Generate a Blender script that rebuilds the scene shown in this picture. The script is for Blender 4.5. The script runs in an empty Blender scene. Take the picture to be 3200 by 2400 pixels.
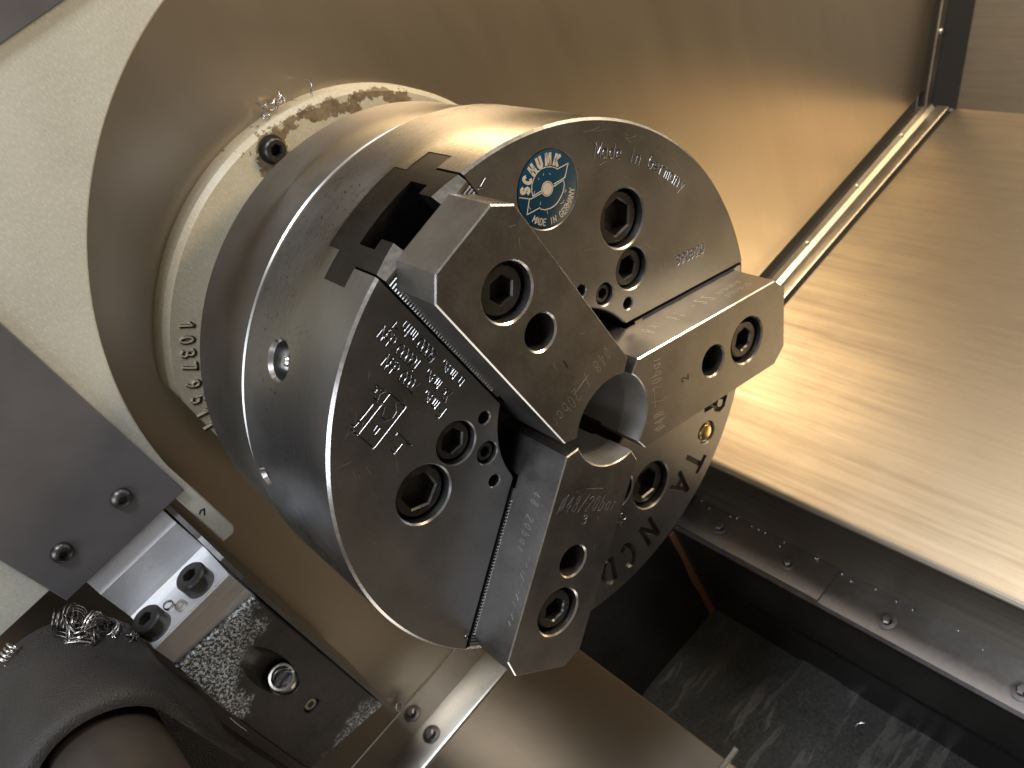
import bpy, bmesh, math, random
from mathutils import Matrix, Vector
random.seed(7)
SC = bpy.context.scene
COL = SC.collection
S = 0.125            # metres per chuck radius: all lengths below are in chuck radii (chuck is 250 mm across)
PI = math.pi
R = math.radians

# ------------------------------------------------------------------ camera
cam_d = bpy.data.cameras.new('camera')
cam = bpy.data.objects.new('camera', cam_d)
COL.objects.link(cam)
right = Vector((0.6313, 0.6614, -0.4049)); down = Vector((0.2999, -0.6897, -0.6591)); fwd = Vector((-0.7152, 0.2946, -0.6337))
CAMP = Vector((2.15029, -1.05619, 2.18723)) * S
cam.matrix_world = Matrix(((right.x, -down.x, -fwd.x, CAMP.x), (right.y, -down.y, -fwd.y, CAMP.y), (right.z, -down.z, -fwd.z, CAMP.z), (0, 0, 0, 1)))
cam_d.sensor_width = 36.0
cam_d.lens = 2774.06 * 36.0 / 3200.0
cam_d.clip_start = 0.01
cam_d.clip_end = 50
cam_d.dof.use_dof = True
cam_d.dof.focus_distance = 3.05 * S
cam_d.dof.aperture_fstop = 18.0
SC.camera = cam

# ------------------------------------------------------------------ light
world = bpy.data.worlds.new('World'); SC.world = world; world.use_nodes = True
bg = world.node_tree.nodes['Background']
bg.inputs[0].default_value = (1.0, 0.85, 0.67, 1)
bg.inputs[1].default_value = 0.12

def area(name, loc, target, sx, sy, power, col):
    l = bpy.data.lights.new(name, 'AREA'); l.shape = 'RECTANGLE'
    l.size = sx * S; l.size_y = sy * S; l.energy = power; l.color = col
    o = bpy.data.objects.new(name, l); COL.objects.link(o)
    o.location = Vector(loc) * S
    o.rotation_euler = (Vector(target) - Vector(loc)).to_track_quat('-Z', 'Y').to_euler()
    return o
area('machine_lamp', (2.4, 5.0, 2.6), (-0.8, 1.6, -0.8), 1.8, 1.2, 4.3, (1.0, 0.78, 0.50))
area('shop_light', (1.3, -1.25, 7.1), (-0.7, -1.0, -0.3), 1.8, 1.4, 4.0, (0.88, 0.93, 1.0))
area('ceiling_light', (0.3, 5.2, 8.0), (0.6, 1.0, -2.0), 4.0, 2.5, 2.3, (1.0, 0.93, 0.86))
area('door_daylight', (1.0, -6.2, 2.4), (-0.6, -1.0, -0.2), 4.0, 3.0, 2.6, (0.84, 0.90, 1.0))

SC.view_settings.view_transform = 'Standard'
SC.view_settings.look = 'None'
SC.view_settings.exposure = 0.45
SC.view_settings.gamma = 1.0
SC.view_settings.use_curve_mapping = False
SC.cycles.max_bounces = 10
SC.cycles.glossy_bounces = 6
SC.cycles.sample_clamp_indirect = 4.0
SC.cycles.use_denoising = True

# ------------------------------------------------------------------ materials
def nt(name):
    m = bpy.data.materials.new(name); m.use_nodes = True
    return m, m.node_tree.nodes, m.node_tree.links, m.node_tree.nodes['Principled BSDF']

def mapped(n, l, scale, src='pos'):
    g = n.new('ShaderNodeNewGeometry'); mp = n.new('ShaderNodeMapping'); mp.inputs['Scale'].default_value = [s / S for s in scale]
    l.new(g.outputs['Position'], mp.inputs['Vector']); return mp.outputs[0]

def noise(n, l, vec, sc, det=4, rough=0.55):
    t = n.new('ShaderNodeTexNoise'); t.inputs['Scale'].default_value = sc; t.inputs['Detail'].default_value = det; t.inputs['Roughness'].default_value = rough
    if vec is not None: l.new(vec, t.inputs['Vector'])
    return t.outputs['Fac']

def ramp(n, l, fac, stops):
    r = n.new('ShaderNodeValToRGB'); e = r.color_ramp.elements
    while len(e) < len(stops): e.new(0.5)
    for k, (p, c) in zip(e, stops):
        k.position = p; k.color = c if len(c) == 4 else (*c, 1)
    l.new(fac, r.inputs[0]); return r.outputs[0]

def g3(v): return (v, v, v, 1)

def mixc(n, l, fac, a, b):
    m = n.new('ShaderNodeMix'); m.data_type = 'RGBA'
    if hasattr(fac, 'node'): l.new(fac, m.inputs[0])
    else: m.inputs[0].default_value = fac
    for i, v in ((6, a), (7, b)):
        if hasattr(v, 'node'): l.new(v, m.inputs[i])
        else: m.inputs[i].default_value = (*v[:3], 1)
    return m.outputs[2]

def math2(n, l, op, a, b=None):
    m = n.new('ShaderNodeMath'); m.operation = op
    for i, v in ((0, a), (1, b)):
        if v is None: continue
        if hasattr(v, 'node'): l.new(v, m.inputs[i])
        else: m.inputs[i].default_value = v
    return m.outputs[0]

def bump(n, l, b, h, strength, dist):
    k = n.new('ShaderNodeBump'); k.inputs['Strength'].default_value = strength; k.inputs['Distance'].default_value = dist * S
    l.new(h, k.inputs['Height']); l.new(k.outputs[0], b.inputs['Normal']); return k

def metal(name, ca, cb, r0, r1, grain=(40, 40, 40), gs=1.0, bstr=0.15, bdist=0.002, metallic=1.0, blotch=2.5, bm=(1, 1, 1), aniso=0, tangent=None, extra=None):
    """worn metal: blotchy colour and gloss, fine stretched grain in the relief"""
    m, n, l, b = nt(name)
    v1 = mapped(n, l, bm); v2 = mapped(n, l, grain)
    big = noise(n, l, v1, blotch, 5, 0.6); fine = noise(n, l, v2, gs, 3, 0.6)
    mix = math2(n, l, 'ADD', math2(n, l, 'MULTIPLY', big, 0.65), math2(n, l, 'MULTIPLY', fine, 0.35))
    col = ramp(n, l, mix, [(0.32, ca), (0.68, cb)])
    if extra: col = extra(n, l, col)
    l.new(col, b.inputs['Base Color'])
    b.inputs['Metallic'].default_value = metallic
    l.new(ramp(n, l, mix, [(0.3, g3(r0)), (0.7, g3(r1))]), b.inputs['Roughness'])
    if bstr: bump(n, l, b, fine, bstr, bdist)
    if aniso:
        b.inputs['Anisotropic'].default_value = aniso; b.inputs['Anisotropic Rotation'].default_value = 0.25
        t = n.new('ShaderNodeTangent'); t.direction_type = 'RADIAL'; t.axis = tangent or 'X'
        l.new(t.outputs[0], b.inputs['Tangent'])
    return m

def rust_specks(n, l, col):
    v = mapped(n, l, (1, 1, 1)); a = noise(n, l, v, 60, 3, 0.7); c = noise(n, l, v, 3.0, 2, 0.5)
    f = math2(n, l, 'MULTIPLY', ramp(n, l, a, [(0.61, g3(0)), (0.67, g3(1))]), ramp(n, l, c, [(0.46, g3(0)), (0.58, g3(0.85))]))
    return mixc(n, l, f, col, (0.10, 0.06, 0.035))

M = {}
M['turned'] = metal('turned_steel', (0.28, 0.283, 0.285), (0.40, 0.402, 0.405), 0.24, 0.33, grain=(420, 6, 6), bstr=0.10, bdist=0.0006, aniso=0.7, extra=rust_specks)
M['adapter'] = metal('dull_turned_steel', (0.36, 0.358, 0.355), (0.49, 0.487, 0.48), 0.30, 0.40, grain=(300, 6, 6), bstr=0.10, bdist=0.0008, aniso=0.4)
M['face'] = metal('ground_dark_steel', (0.28, 0.278, 0.282), (0.375, 0.37, 0.368), 0.28, 0.40, grain=(90, 90, 90), bstr=0.10, bdist=0.0008, blotch=4)
M['jaw'] = metal('hardened_jaw_steel', (0.22, 0.213, 0.206), (0.315, 0.303, 0.29), 0.31, 0.45, grain=(110, 110, 110), bstr=0.16, bdist=0.001, blotch=5)
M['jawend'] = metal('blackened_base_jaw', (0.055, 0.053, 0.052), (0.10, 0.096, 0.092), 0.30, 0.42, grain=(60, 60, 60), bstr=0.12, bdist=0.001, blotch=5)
M['bored'] = metal('bored_grip_face', (0.54, 0.535, 0.53), (0.68, 0.67, 0.66), 0.40, 0.53, grain=(120, 120, 120), bstr=0.1, bdist=0.001)
M['teeth'] = metal('serrated_steel', (0.26, 0.25, 0.24), (0.36, 0.35, 0.335), 0.28, 0.4, bstr=0)
M['bright'] = metal('bright_cut_steel', (0.62, 0.61, 0.6), (0.78, 0.77, 0.75), 0.16, 0.3, grain=(60, 60, 60), bstr=0.08, bdist=0.001)
M['oxide'] = metal('black_oxide_screw', (0.055, 0.053, 0.05), (0.13, 0.125, 0.12), 0.28, 0.42, grain=(80, 80, 80), bstr=0.15, bdist=0.001, metallic=0.9, blotch=8)
M['scratch'] = metal('fresh_scratch', (0.38, 0.36, 0.33), (0.62, 0.59, 0.55), 0.35, 0.5, bstr=0)
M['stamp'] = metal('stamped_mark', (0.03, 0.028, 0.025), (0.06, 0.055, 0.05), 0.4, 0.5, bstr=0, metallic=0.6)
M['brass'] = metal('brass_plug', (0.80, 0.56, 0.22), (0.88, 0.66, 0.32), 0.25, 0.36, bstr=0.05)
M['wall'] = metal('satin_stainless_wall', (0.45, 0.388, 0.308), (0.525, 0.46, 0.375), 0.29, 0.325, grain=(150, 150, 150), bstr=0.03, bdist=0.0006, blotch=1.3, bm=(1, 2.4, 0.4))
def floor_mat():
    m, n, l, b = nt('brushed_stainless_floor')
    v = mapped(n, l, (1, 1, 1)); vs = mapped(n, l, (1.0, 26, 26)); vl = mapped(n, l, (0.5, 8, 8))
    st = noise(n, l, vs, 1.3, 4, 0.65); lo = noise(n, l, vl, 1.0, 4, 0.6); bl = noise(n, l, v, 1.0, 5, 0.6)
    mix = math2(n, l, 'ADD', math2(n, l, 'MULTIPLY', st, 0.35), math2(n, l, 'ADD', math2(n, l, 'MULTIPLY', lo, 0.35), math2(n, l, 'MULTIPLY', bl, 0.3)))
    l.new(ramp(n, l, mix, [(0.36, (0.32, 0.28, 0.222)), (0.52, (0.44, 0.393, 0.32)), (0.66, (0.53, 0.48, 0.40))]), b.inputs['Base Color'])
    b.inputs['Metallic'].default_value = 1.0
    l.new(ramp(n, l, mix, [(0.36, g3(0.46)), (0.64, g3(0.32))]), b.inputs['Roughness'])
    bump(n, l, b, st, 0.14, 0.0014)
    return m
M['floor'] = floor_mat()
M['trim'] = metal('stainless_trim', (0.46, 0.43, 0.38), (0.58, 0.55, 0.49), 0.28, 0.4, grain=(30, 30, 30), bstr=0.06, blotch=3)
M['blacksheet'] = metal('dark_coolant_stained_sheet', (0.17, 0.17, 0.178), (0.25, 0.25, 0.26), 0.26, 0.38, grain=(30, 30, 30), bstr=0.06, blotch=2)
M['alu'] = metal('blasted_aluminium', (0.68, 0.69, 0.71), (0.84, 0.85, 0.87), 0.55, 0.7, grain=(150, 150, 150), bstr=0.5, bdist=0.003)
M['alubrushed'] = metal('milled_aluminium', (0.60, 0.60, 0.61), (0.78, 0.78, 0.79), 0.36, 0.5, grain=(90, 5, 90), bstr=0.15, bdist=0.0015)
M['swarf'] = metal('swarf_steel', (0.45, 0.43, 0.41), (0.7, 0.68, 0.65), 0.15, 0.3, bstr=0)
M['swarfdark'] = metal('oily_dark_swarf', (0.07, 0.066, 0.06), (0.16, 0.15, 0.14), 0.2, 0.35, bstr=0)
M['rubber'] = metal('dark_seal', (0.006, 0.006, 0.006), (0.013, 0.012, 0.011), 0.6, 0.75, metallic=0.0, bstr=0.1)
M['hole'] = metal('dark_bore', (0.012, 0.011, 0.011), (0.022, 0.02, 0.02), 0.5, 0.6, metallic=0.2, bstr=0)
M['rust'] = metal('rust_streak', (0.22, 0.10, 0.045), (0.30, 0.15, 0.07), 0.6, 0.8, metallic=0.0, bstr=0.2)

def cream_paint(name, chips, c0, c1):
    m, n, l, b = nt(name)
    v = mapped(n, l, (1, 1, 1)); vs = mapped(n, l, (6, 30, 12))
    base = ramp(n, l, noise(n, l, v, 2.2, 5, 0.6), [(0.3, c0), (0.7, c1)])
    sc = ramp(n, l, noise(n, l, vs, 5, 5, 0.75), [(0.48, g3(0)), (0.66, g3(0.55))])
    base = mixc(n, l, sc, base, (0.58, 0.565, 0.50))
    dirt = ramp(n, l, noise(n, l, v, 34, 4, 0.7), [(0.69, g3(0)), (0.74, g3(0.75))])
    base = mixc(n, l, dirt, base, (0.16, 0.13, 0.09))
    b.inputs['Roughness'].default_value = 0.42
    if chips:   # bare brown primer where the paint has flaked off near the top screw
        g = n.new('ShaderNodeNewGeometry'); sx = n.new('ShaderNodeSeparateXYZ'); l.new(g.outputs['Position'], sx.inputs[0])
        ang = math2(n, l, 'ARCTAN2', sx.outputs[2], sx.outputs[1])
        rad = math2(n, l, 'DIVIDE', math2(n, l, 'SQRT', math2(n, l, 'ADD', math2(n, l, 'MULTIPLY', sx.outputs[1], sx.outputs[1]), math2(n, l, 'MULTIPLY', sx.outputs[2], sx.outputs[2]))), S)
        nz = math2(n, l, 'MULTIPLY', math2(n, l, 'SUBTRACT', noise(n, l, v, 7, 6, 0.7), 0.5), 0.32)
        a2 = math2(n, l, 'ADD', ang, math2(n, l, 'MULTIPLY', nz, 1.2))
        r2 = math2(n, l, 'ADD', rad, nz)
        def band(x, lo, hi): return math2(n, l, 'MULTIPLY', math2(n, l, 'GREATER_THAN', x, lo), math2(n, l, 'LESS_THAN', x, hi))
        f1 = math2(n, l, 'MULTIPLY', band(a2, R(85), R(95.5)), band(r2, 0.84, 1.006))
        f2 = math2(n, l, 'MULTIPLY', band(a2, R(48), R(88)), band(r2, 0.945, 1.006))
        f = math2(n, l, 'MAXIMUM', f1, f2)
        bare = ramp(n, l, noise(n, l, v, 26, 4, 0.6), [(0.35, (0.12, 0.085, 0.05)), (0.65, (0.22, 0.165, 0.10))])
        base = mixc(n, l, f, base, bare)
        h = math2(n, l, 'SUBTRACT', math2(n, l, 'MULTIPLY', noise(n, l, v, 28, 3), 0.4), f)
    else:
        h = noise(n, l, v, 30, 3)
    l.new(base, b.inputs['Base Color'])
    bump(n, l, b, h, 0.35, 0.004)
    return m
M['cream'] = cream_paint('cream_paint', False, (0.37, 0.36, 0.295), (0.46, 0.45, 0.38))
M['creamring'] = cream_paint('flaking_cream_paint', True, (0.38, 0.335, 0.235), (0.49, 0.445, 0.335))

def paint(name, ca, cb, rough, grain=30, bstr=0.12, bdist=0.002, spec=0.5):
    m, n, l, b = nt(name)
    v = mapped(n, l, (1, 1, 1))
    l.new(ramp(n, l, noise(n, l, v, 3, 5, 0.6), [(0.3, ca), (0.7, cb)]), b.inputs['Base Color'])
    l.new(ramp(n, l, noise(n, l, v, 7, 4, 0.6), [(0.3, g3(rough * 0.85)), (0.7, g3(min(1, rough * 1.2)))]), b.inputs['Roughness'])
    b.inputs['Specular IOR Level'].default_value = spec
    bump(n, l, b, noise(n, l, v, grain, 3), bstr, bdist)
    return m
M['greypaint'] = paint('grey_powder_coat', (0.076, 0.071, 0.072), (0.102, 0.096, 0.097), 0.42, 90, 0.08, 0.001)
M['cast'] = paint('rough_black_casting', (0.015, 0.013, 0.012), (0.032, 0.028, 0.026), 0.44, 150, 1.0, 0.006, 0.45)
M['shaft'] = paint('stained_dark_shaft', (0.018, 0.015, 0.013), (0.040, 0.033, 0.027), 0.36, 40, 0.1, 0.002)
M['blue'] = paint('blue_enamel', (0.003, 0.034, 0.075), (0.005, 0.052, 0.10), 0.3, 60, 0.05, 0.001)
M['silver'] = paint('speckled_silver_print', (0.42, 0.38, 0.32), (0.68, 0.62, 0.54), 0.45, 110, 0.3, 0.002)

def speckled_casting():
    m, n, l, b = nt('worn_black_casting')
    v = mapped(n, l, (1, 1, 1))
    g = n.new('ShaderNodeNewGeometry'); sx = n.new('ShaderNodeSeparateXYZ'); l.new(g.outputs['Position'], sx.inputs[0])
    base = ramp(n, l, noise(n, l, v, 5, 5, 0.6), [(0.3, (0.022, 0.019, 0.018)), (0.7, (0.05, 0.043, 0.04))])
    z = math2(n, l, 'DIVIDE', sx.outputs[2], S); y = math2(n, l, 'DIVIDE', sx.outputs[1], S)
    nz = math2(n, l, 'MULTIPLY', math2(n, l, 'SUBTRACT', noise(n, l, v, 5, 5, 0.65), 0.5), 0.75)
    # the worn patch: top band, running further down along the left edge; a second one at the lower right corner
    d1 = math2(n, l, 'ADD', math2(n, l, 'ADD', z, math2(n, l, 'MULTIPLY', math2(n, l, 'ADD', y, 1.28), -0.75)), nz)
    d2 = math2(n, l, 'ADD', math2(n, l, 'ADD', math2(n, l, 'MULTIPLY', z, -1.0), math2(n, l, 'MULTIPLY', math2(n, l, 'ADD', y, 1.28), 0.35)), nz)
    m1 = ramp(n, l, math2(n, l, 'ADD', d1, 0.5), [(0.12, g3(0)), (0.22, g3(1))])
    m2 = ramp(n, l, math2(n, l, 'SUBTRACT', d2, 0.7), [(0.44, g3(0)), (0.60, g3(0.9))])
    sp = ramp(n, l, noise(n, l, v, 70, 6, 0.8), [(0.49, g3(0)), (0.55, g3(1))])
    f = math2(n, l, 'MULTIPLY', math2(n, l, 'MAXIMUM', m1, m2), sp)
    l.new(mixc(n, l, f, base, (0.80, 0.84, 0.84)), b.inputs['Base Color'])
    l.new(ramp(n, l, noise(n, l, v, 9, 4), [(0.3, g3(0.34)), (0.7, g3(0.55))]), b.inputs['Roughness'])
    bump(n, l, b, math2(n, l, 'ADD', noise(n, l, v, 30, 4, 0.6), math2(n, l, 'MULTIPLY', f, 0.5)), 0.6, 0.006)
    return m
M['castspeck'] = speckled_casting()

def pit_floor_mat():
    m, n, l, b = nt('caked_black_sludge')
    v = mapped(n, l, (1, 1, 1)); vs = mapped(n, l, (3.2, 0.55, 1))
    a = noise(n, l, v, 55, 6, 0.75); c = noise(n, l, vs, 1.6, 6, 0.65)
    grit = ramp(n, l, a, [(0.35, (0.05, 0.052, 0.05)), (0.55, (0.10, 0.104, 0.10)), (0.70, (0.17, 0.177, 0.173))])
    scraped = ramp(n, l, a, [(0.3, (0.075, 0.074, 0.07)), (0.7, (0.115, 0.112, 0.106))])
    f = ramp(n, l, c, [(0.555, g3(0)), (0.59, g3(0.9)), (0.62, g3(0.9)), (0.66, g3(0))])
    l.new(mixc(n, l, f, grit, scraped), b.inputs['Base Color'])
    l.new(ramp(n, l, a, [(0.3, g3(0.30)), (0.7, g3(0.55))]), b.inputs['Roughness'])
    bump(n, l, b, math2(n, l, 'ADD', math2(n, l, 'MULTIPLY', a, math2(n, l, 'SUBTRACT', 1.1, f)), math2(n, l, 'MULTIPLY', f, 0.5)), 1.0, 0.02)
    return m
M['sludge'] = pit_floor_mat()

# ------------------------------------------------------------------ mesh helpers (chuck-radius units)
WM = {}
def mesh_of(verts, faces, name='m'):
    me = bpy.data.meshes.new(name); me.from_pydata([Vector(v) * S for v in verts], [], faces); me.update()
    bm = bmesh.new(); bm.from_mesh(me); bmesh.ops.recalc_face_normals(bm, faces=bm.faces); bm.to_mesh(me); bm.free()
    return me

def smooth(me, ang=32):
    me.shade_smooth(); me.set_sharp_from_angle(angle=R(ang)); return me

class G:
    def __init__(s): s.v = []; s.f = []
    def add(s, v, f):
        o = len(s.v); s.v += [Vector(a) for a in v]; s.f += [[i + o for i in q] for q in f]; return s
    def box(s, x0, x1, y0, y1, z0, z1):
        v = [(x, y, z) for x in (x0, x1) for y in (y0, y1) for z in (z0, z1)]
        return s.add(v, [(0, 1, 3, 2), (4, 6, 7, 5), (0, 4, 5, 1), (2, 3, 7, 6), (0, 2, 6, 4), (1, 5, 7, 3)])
    def prism(s, poly, a0, a1, axis='z', ch=0.0, ch0=0.0):
        """closed prism of a 2-D outline; ch / ch0 chamfer its a1 / a0 edge"""
        def P(p, a):
            return (p[0], p[1], a) if axis == 'z' else ((a, p[0], p[1]) if axis == 'x' else (p[0], a, p[1]))
        n = len(poly); rings = []
        if ch0: rings.append([P(p, a0) for p in inset(poly, ch0)]); rings.append([P(p, a0 + ch0) for p in poly])
        else: rings.append([P(p, a0) for p in poly])
        if ch: rings.append([P(p, a1 - ch) for p in poly]); rings.append([P(p, a1) for p in inset(poly, ch)])
        else: rings.append([P(p, a1) for p in poly])
        v = [q for r in rings for q in r]; f = [list(range(n))[::-1], [len(v) - n + i for i in range(n)]]
        for k in range(len(rings) - 1):
            for i in range(n):
                j = (i + 1) % n; f.append((k * n + i, k * n + j, (k + 1) * n + j, (k + 1) * n + i))
        return s.add(v, f)
    def lathe(s, prof, n=64, close=False, axis='z', c=(0, 0)):
        """revolve (radius, height) points about the axis; caps the ends unless close"""
        v = []; f = []
        for r, h in prof:
            for i in range(n):
                a = 2 * PI * i / n; p = (r * math.cos(a) + c[0], r * math.sin(a) + c[1])
                v.append((p[0], p[1], h) if axis == 'z' else (h, p[0], p[1]))
        m = len(prof)
        for k in range(m if close else m - 1):
            k2 = (k + 1) % m
            for i in range(n):
                j = (i + 1) % n; f.append((k * n + i, k * n + j, k2 * n + j, k2 * n + i))
        if not close:
            f.append(list(range(n))[::-1]); f.append([(m - 1) * n + i for i in range(n)])
        return s.add(v, f)
    def tube(s, pts, rad, n=8, flat=1.0, caps=True):
        pts = [Vector(p) for p in pts]; rings = []; up = None
        for i, p in enumerate(pts):
            t = (pts[min(i + 1, len(pts) - 1)] - pts[max(i - 1, 0)]).normalized()
            if up is None: up = t.orthogonal().normalized()
            up = (up - t * up.dot(t)).normalized(); sd = t.cross(up)
            r = rad(i / (len(pts) - 1)) if callable(rad) else rad
            rings.append([p + up * (r * math.cos(2 * PI * k / n)) + sd * (r * flat * math.sin(2 * PI * k / n)) for k in range(n)])
        v = [q for r_ in rings for q in r_]; f = []
        for a in range(len(rings) - 1):
            for k in range(n):
                j = (k + 1) % n; f.append((a * n + k, a * n + j, (a + 1) * n + j, (a + 1) * n + k))
        if caps: f.append(list(range(n))[::-1]); f.append([len(v) - n + k for k in range(n)])
        return s.add(v, f)
    def tf(s, m):
        s.v = [m @ p for p in s.v]; return s
    def mesh(s, name='m', sm=None):
        me = mesh_of(s.v, s.f, name)
        if sm: smooth(me, sm)
        return me

def inset(poly, d):
    n = len(poly); A = sum(poly[i][0] * poly[(i + 1) % n][1] - poly[(i + 1) % n][0] * poly[i][1] for i in range(n))
    sg = 1 if A > 0 else -1; out = []
    for i in range(n):
        p0, p1, p2 = Vector(poly[i - 1]), Vector(poly[i]), Vector(poly[(i + 1) % n])
        e1 = (p1 - p0).normalized(); e2 = (p2 - p1).normalized()
        n1 = Vector((-e1.y, e1.x)) * sg; n2 = Vector((-e2.y, e2.x)) * sg
        b = n1 + n2; k = d / max(0.3, (1 + n1.dot(n2)) / 1.0) ; out.append(tuple(p1 + b * k))
    return out

def link(name, me, mat=None, parent=None, mw=None, **props):
    o = bpy.data.objects.new(name, me); COL.objects.link(o)
    if mat is not None and me is not None and not me.materials: me.materials.append(M[mat])
    mw = mw or Matrix()
    WM[o] = mw
    if parent is not None:
        o.parent = parent; o.matrix_basis = WM[parent].inverted() @ mw
    else: o.matrix_basis = mw
    for k, v in props.items(): o[k] = v
    return o

def T(x, y, z): return Matrix.Translation(Vector((x, y, z)) * S)

def obj(name, g, mat, parent=None, sm=None, **props):
    """link world-coordinate geometry; its origin sits at the base of its bounds (or at the parent's)"""
    xs, ys, zs = zip(*[tuple(p) for p in g.v])
    o = Vector(((min(xs) + max(xs)) / 2, (min(ys) + max(ys)) / 2, min(zs)))
    h = G(); h.v = [p - o for p in g.v]; h.f = g.f
    return link(name, h.mesh(name, sm), mat, parent, T(*o), **props)

def thing(name, label, cat, loc, group=None):
    o = link(name, None, None, None, T(*loc), label=label, category=cat)
    o.empty_display_size = 0.02
    if group: o['group'] = group
    return o

def boolean(me, cutter, op='DIFFERENCE', solver='EXACT', self_=False):
    a = bpy.data.objects.new('a', me); b = bpy.data.objects.new('b', cutter)
    COL.objects.link(a); COL.objects.link(b)
    md = a.modifiers.new('b', 'BOOLEAN'); md.operation = op; md.object = b; md.solver = solver
    if solver == 'EXACT': md.use_self = self_
    dg = bpy.context.evaluated_depsgraph_get(); dg.update()
    out = bpy.data.meshes.new_from_object(a.evaluated_get(dg))
    bpy.data.objects.remove(a); bpy.data.objects.remove(b)
    return out

def circ(r, n=32, c=(0, 0), a0=0.0):
    return [(c[0] + r * math.cos(a0 + 2 * PI * i / n), c[1] + r * math.sin(a0 + 2 * PI * i / n)) for i in range(n)]

# ------------------------------------------------------------------ single-stroke lettering
def ell(cx, cy, rx, ry, a0=0, a1=360, n=14):
    return [(cx + rx * math.cos(R(a0 + (a1 - a0) * i / n)), cy + ry * math.sin(R(a0 + (a1 - a0) * i / n))) for i in range(n + 1)]
bowl = ell(.28, .31, .25, .31, 0, 360, 12)
FONT = {
 '0': [ell(.3, .5, .25, .5)], '1': [[(.1, .72), (.34, 1), (.34, 0)]],
 '2': [[(.05, .78), (.12, .94), (.3, 1), (.48, .94), (.55, .75), (.45, .55), (.05, 0), (.58, 0)]],
 '3': [[(.05, .9), (.2, 1), (.42, .98), (.54, .8), (.44, .58), (.25, .53), (.48, .46), (.57, .26), (.44, .04), (.2, 0), (.04, .12)]],
 '4': [[(.40, 0), (.40, 1)], [(.34, .96), (.02, .3), (.58, .3)]],
 '5': [[(.52, 1), (.1, 1), (.06, .55), (.3, .62), (.5, .52), (.56, .3), (.46, .07), (.25, 0), (.04, .1)]],
 '6': [[(.46, 1), (.2, .75), (.07, .4), (.1, .14), (.3, 0), (.5, .12), (.55, .33), (.42, .54), (.24, .55), (.13, .46)]],
 '7': [[(.03, 1), (.57, 1), (.22, 0)]], '8': [ell(.3, .76, .2, .24), ell(.3, .25, .25, .26)],
 '9': [[(.14, 0), (.4, .25), (.53, .6), (.5, .86), (.3, 1), (.1, .88), (.05, .67), (.18, .46), (.36, .45), (.47, .54)]],
 'M': [[(.02, 0), (.02, 1), (.32, .35), (.62, 1), (.62, 0)]], 'G': [ell(.32, .5, .28, .5, 50, 350, 12) + [(.6, .45), (.36, .45)]],
 'F': [[(.08, 0), (.08, 1), (.56, 1)], [(.1, .52), (.46, .52)]], 'N': [[(.04, 0), (.04, 1), (.56, 0), (.56, 1)]],
 'R': [[(.06, 0), (.06, 1), (.4, 1), (.54, .88), (.54, .64), (.4, .52), (.08, .52)], [(.34, .5), (.56, 0)]],
 'T': [[(.0, 1), (.62, 1)], [(.31, .97), (.31, 0)]], 'A': [[(.0, 0), (.31, 1), (.62, 0)], [(.1, .3), (.52, .3)]],
 'C': [ell(.32, .5, .28, .5, 50, 310, 12)], 'D': [[(.06, 0), (.06, 1), (.32, 1), (.5, .86), (.57, .5), (.5, .14), (.32, 0), (.06, 0)]],
 'S': [[(.54, .86), (.4, .98), (.2, .98), (.07, .82), (.12, .62), (.46, .42), (.55, .22), (.42, .03), (.2, 0), (.05, .13)]],
 'H': [[(.06, 0), (.06, 1)], [(.54, 0), (.54, 1)], [(.08, .5), (.52, .5)]], 'U': [[(.06, 1), (.06, .25), (.16, .06), (.3, 0), (.44, .06), (.54, .25), (.54, 1)]],
 'K': [[(.06, 0), (.06, 1)], [(.54, 1), (.08, .48), (.56, 0)]], 'E': [[(.54, 1), (.08, 1), (.08, 0), (.54, 0)], [(.1, .5), (.45, .5)]],
 'I': [[(.3, 0), (.3, 1)]], 'Y': [[(.03, 1), (.3, .5), (.57, 1)], [(.3, .48), (.3, 0)]],
 'a': [bowl, [(.53, .62), (.53, 0)]], 'd': [bowl, [(.53, 1), (.53, 0)]], 'b': [bowl, [(.03, 1), (.03, 0)]],
 'e': [[(.05, .33), (.52, .33), (.46, .55), (.28, .63), (.1, .52), (.04, .3), (.12, .07), (.3, 0), (.5, .1)]],
 'i': [[(.3, 0), (.3, .62)], [(.3, .84), (.3, .92)]], 'n': [[(.06, 0), (.06, .62)], [(.06, .45), (.2, .6), (.38, .6), (.5, .45), (.5, 0)]],
 'm': [[(.02, 0), (.02, .62)], [(.02, .5), (.14, .62), (.28, .52), (.3, 0)], [(.3, .5), (.42, .62), (.56, .52), (.58, 0)]],
 'r': [[(.12, 0), (.12, .62)], [(.12, .42), (.26, .6), (.46, .6)]], 's': [[(.46, .54), (.3, .62), (.12, .54), (.14, .38), (.42, .26), (.46, .1), (.3, 0), (.08, .06)]],
 'x': [[(.06, .62), (.5, 0)], [(.5, .62), (.06, 0)]], 'y': [[(.05, .62), (.28, .05)], [(.52, .62), (.2, -.28)]],
 '.': [[(.2, 0), (.2, .09)]], '-': [[(.1, .45), (.5, .45)]], '/': [[(.05, -.1), (.55, 1.1)]],
 'Z': [[(.54, .92), (.5, 1), (.06, 1), (.34, .5), (.06, 0), (.5, 0), (.54, .1)]],     # capital sigma
 'O': [ell(.3, .5, .27, .5)], 'Q': [ell(.3, .5, .27, .45), [(.08, -.12), (.52, 1.12)]],       # Q: diameter sign
}
def text_lines(txt, x0, y0, h, pitch, ang=0.0, wid=1.0, slant=0.0):
    """strokes of a straight line of text starting at (x0, y0)"""
    out = []; ca, sa = math.cos(ang), math.sin(ang)
    for i, ch in enumerate(txt):
        for st in FONT.get(ch, []):
            out.append([(x0 + ca * X - sa * Y, y0 + sa * X + ca * Y) for X, Y in [((i * pitch + (px + slant * py) * h * wid), py * h) for px, py in st]])
    return out
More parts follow.
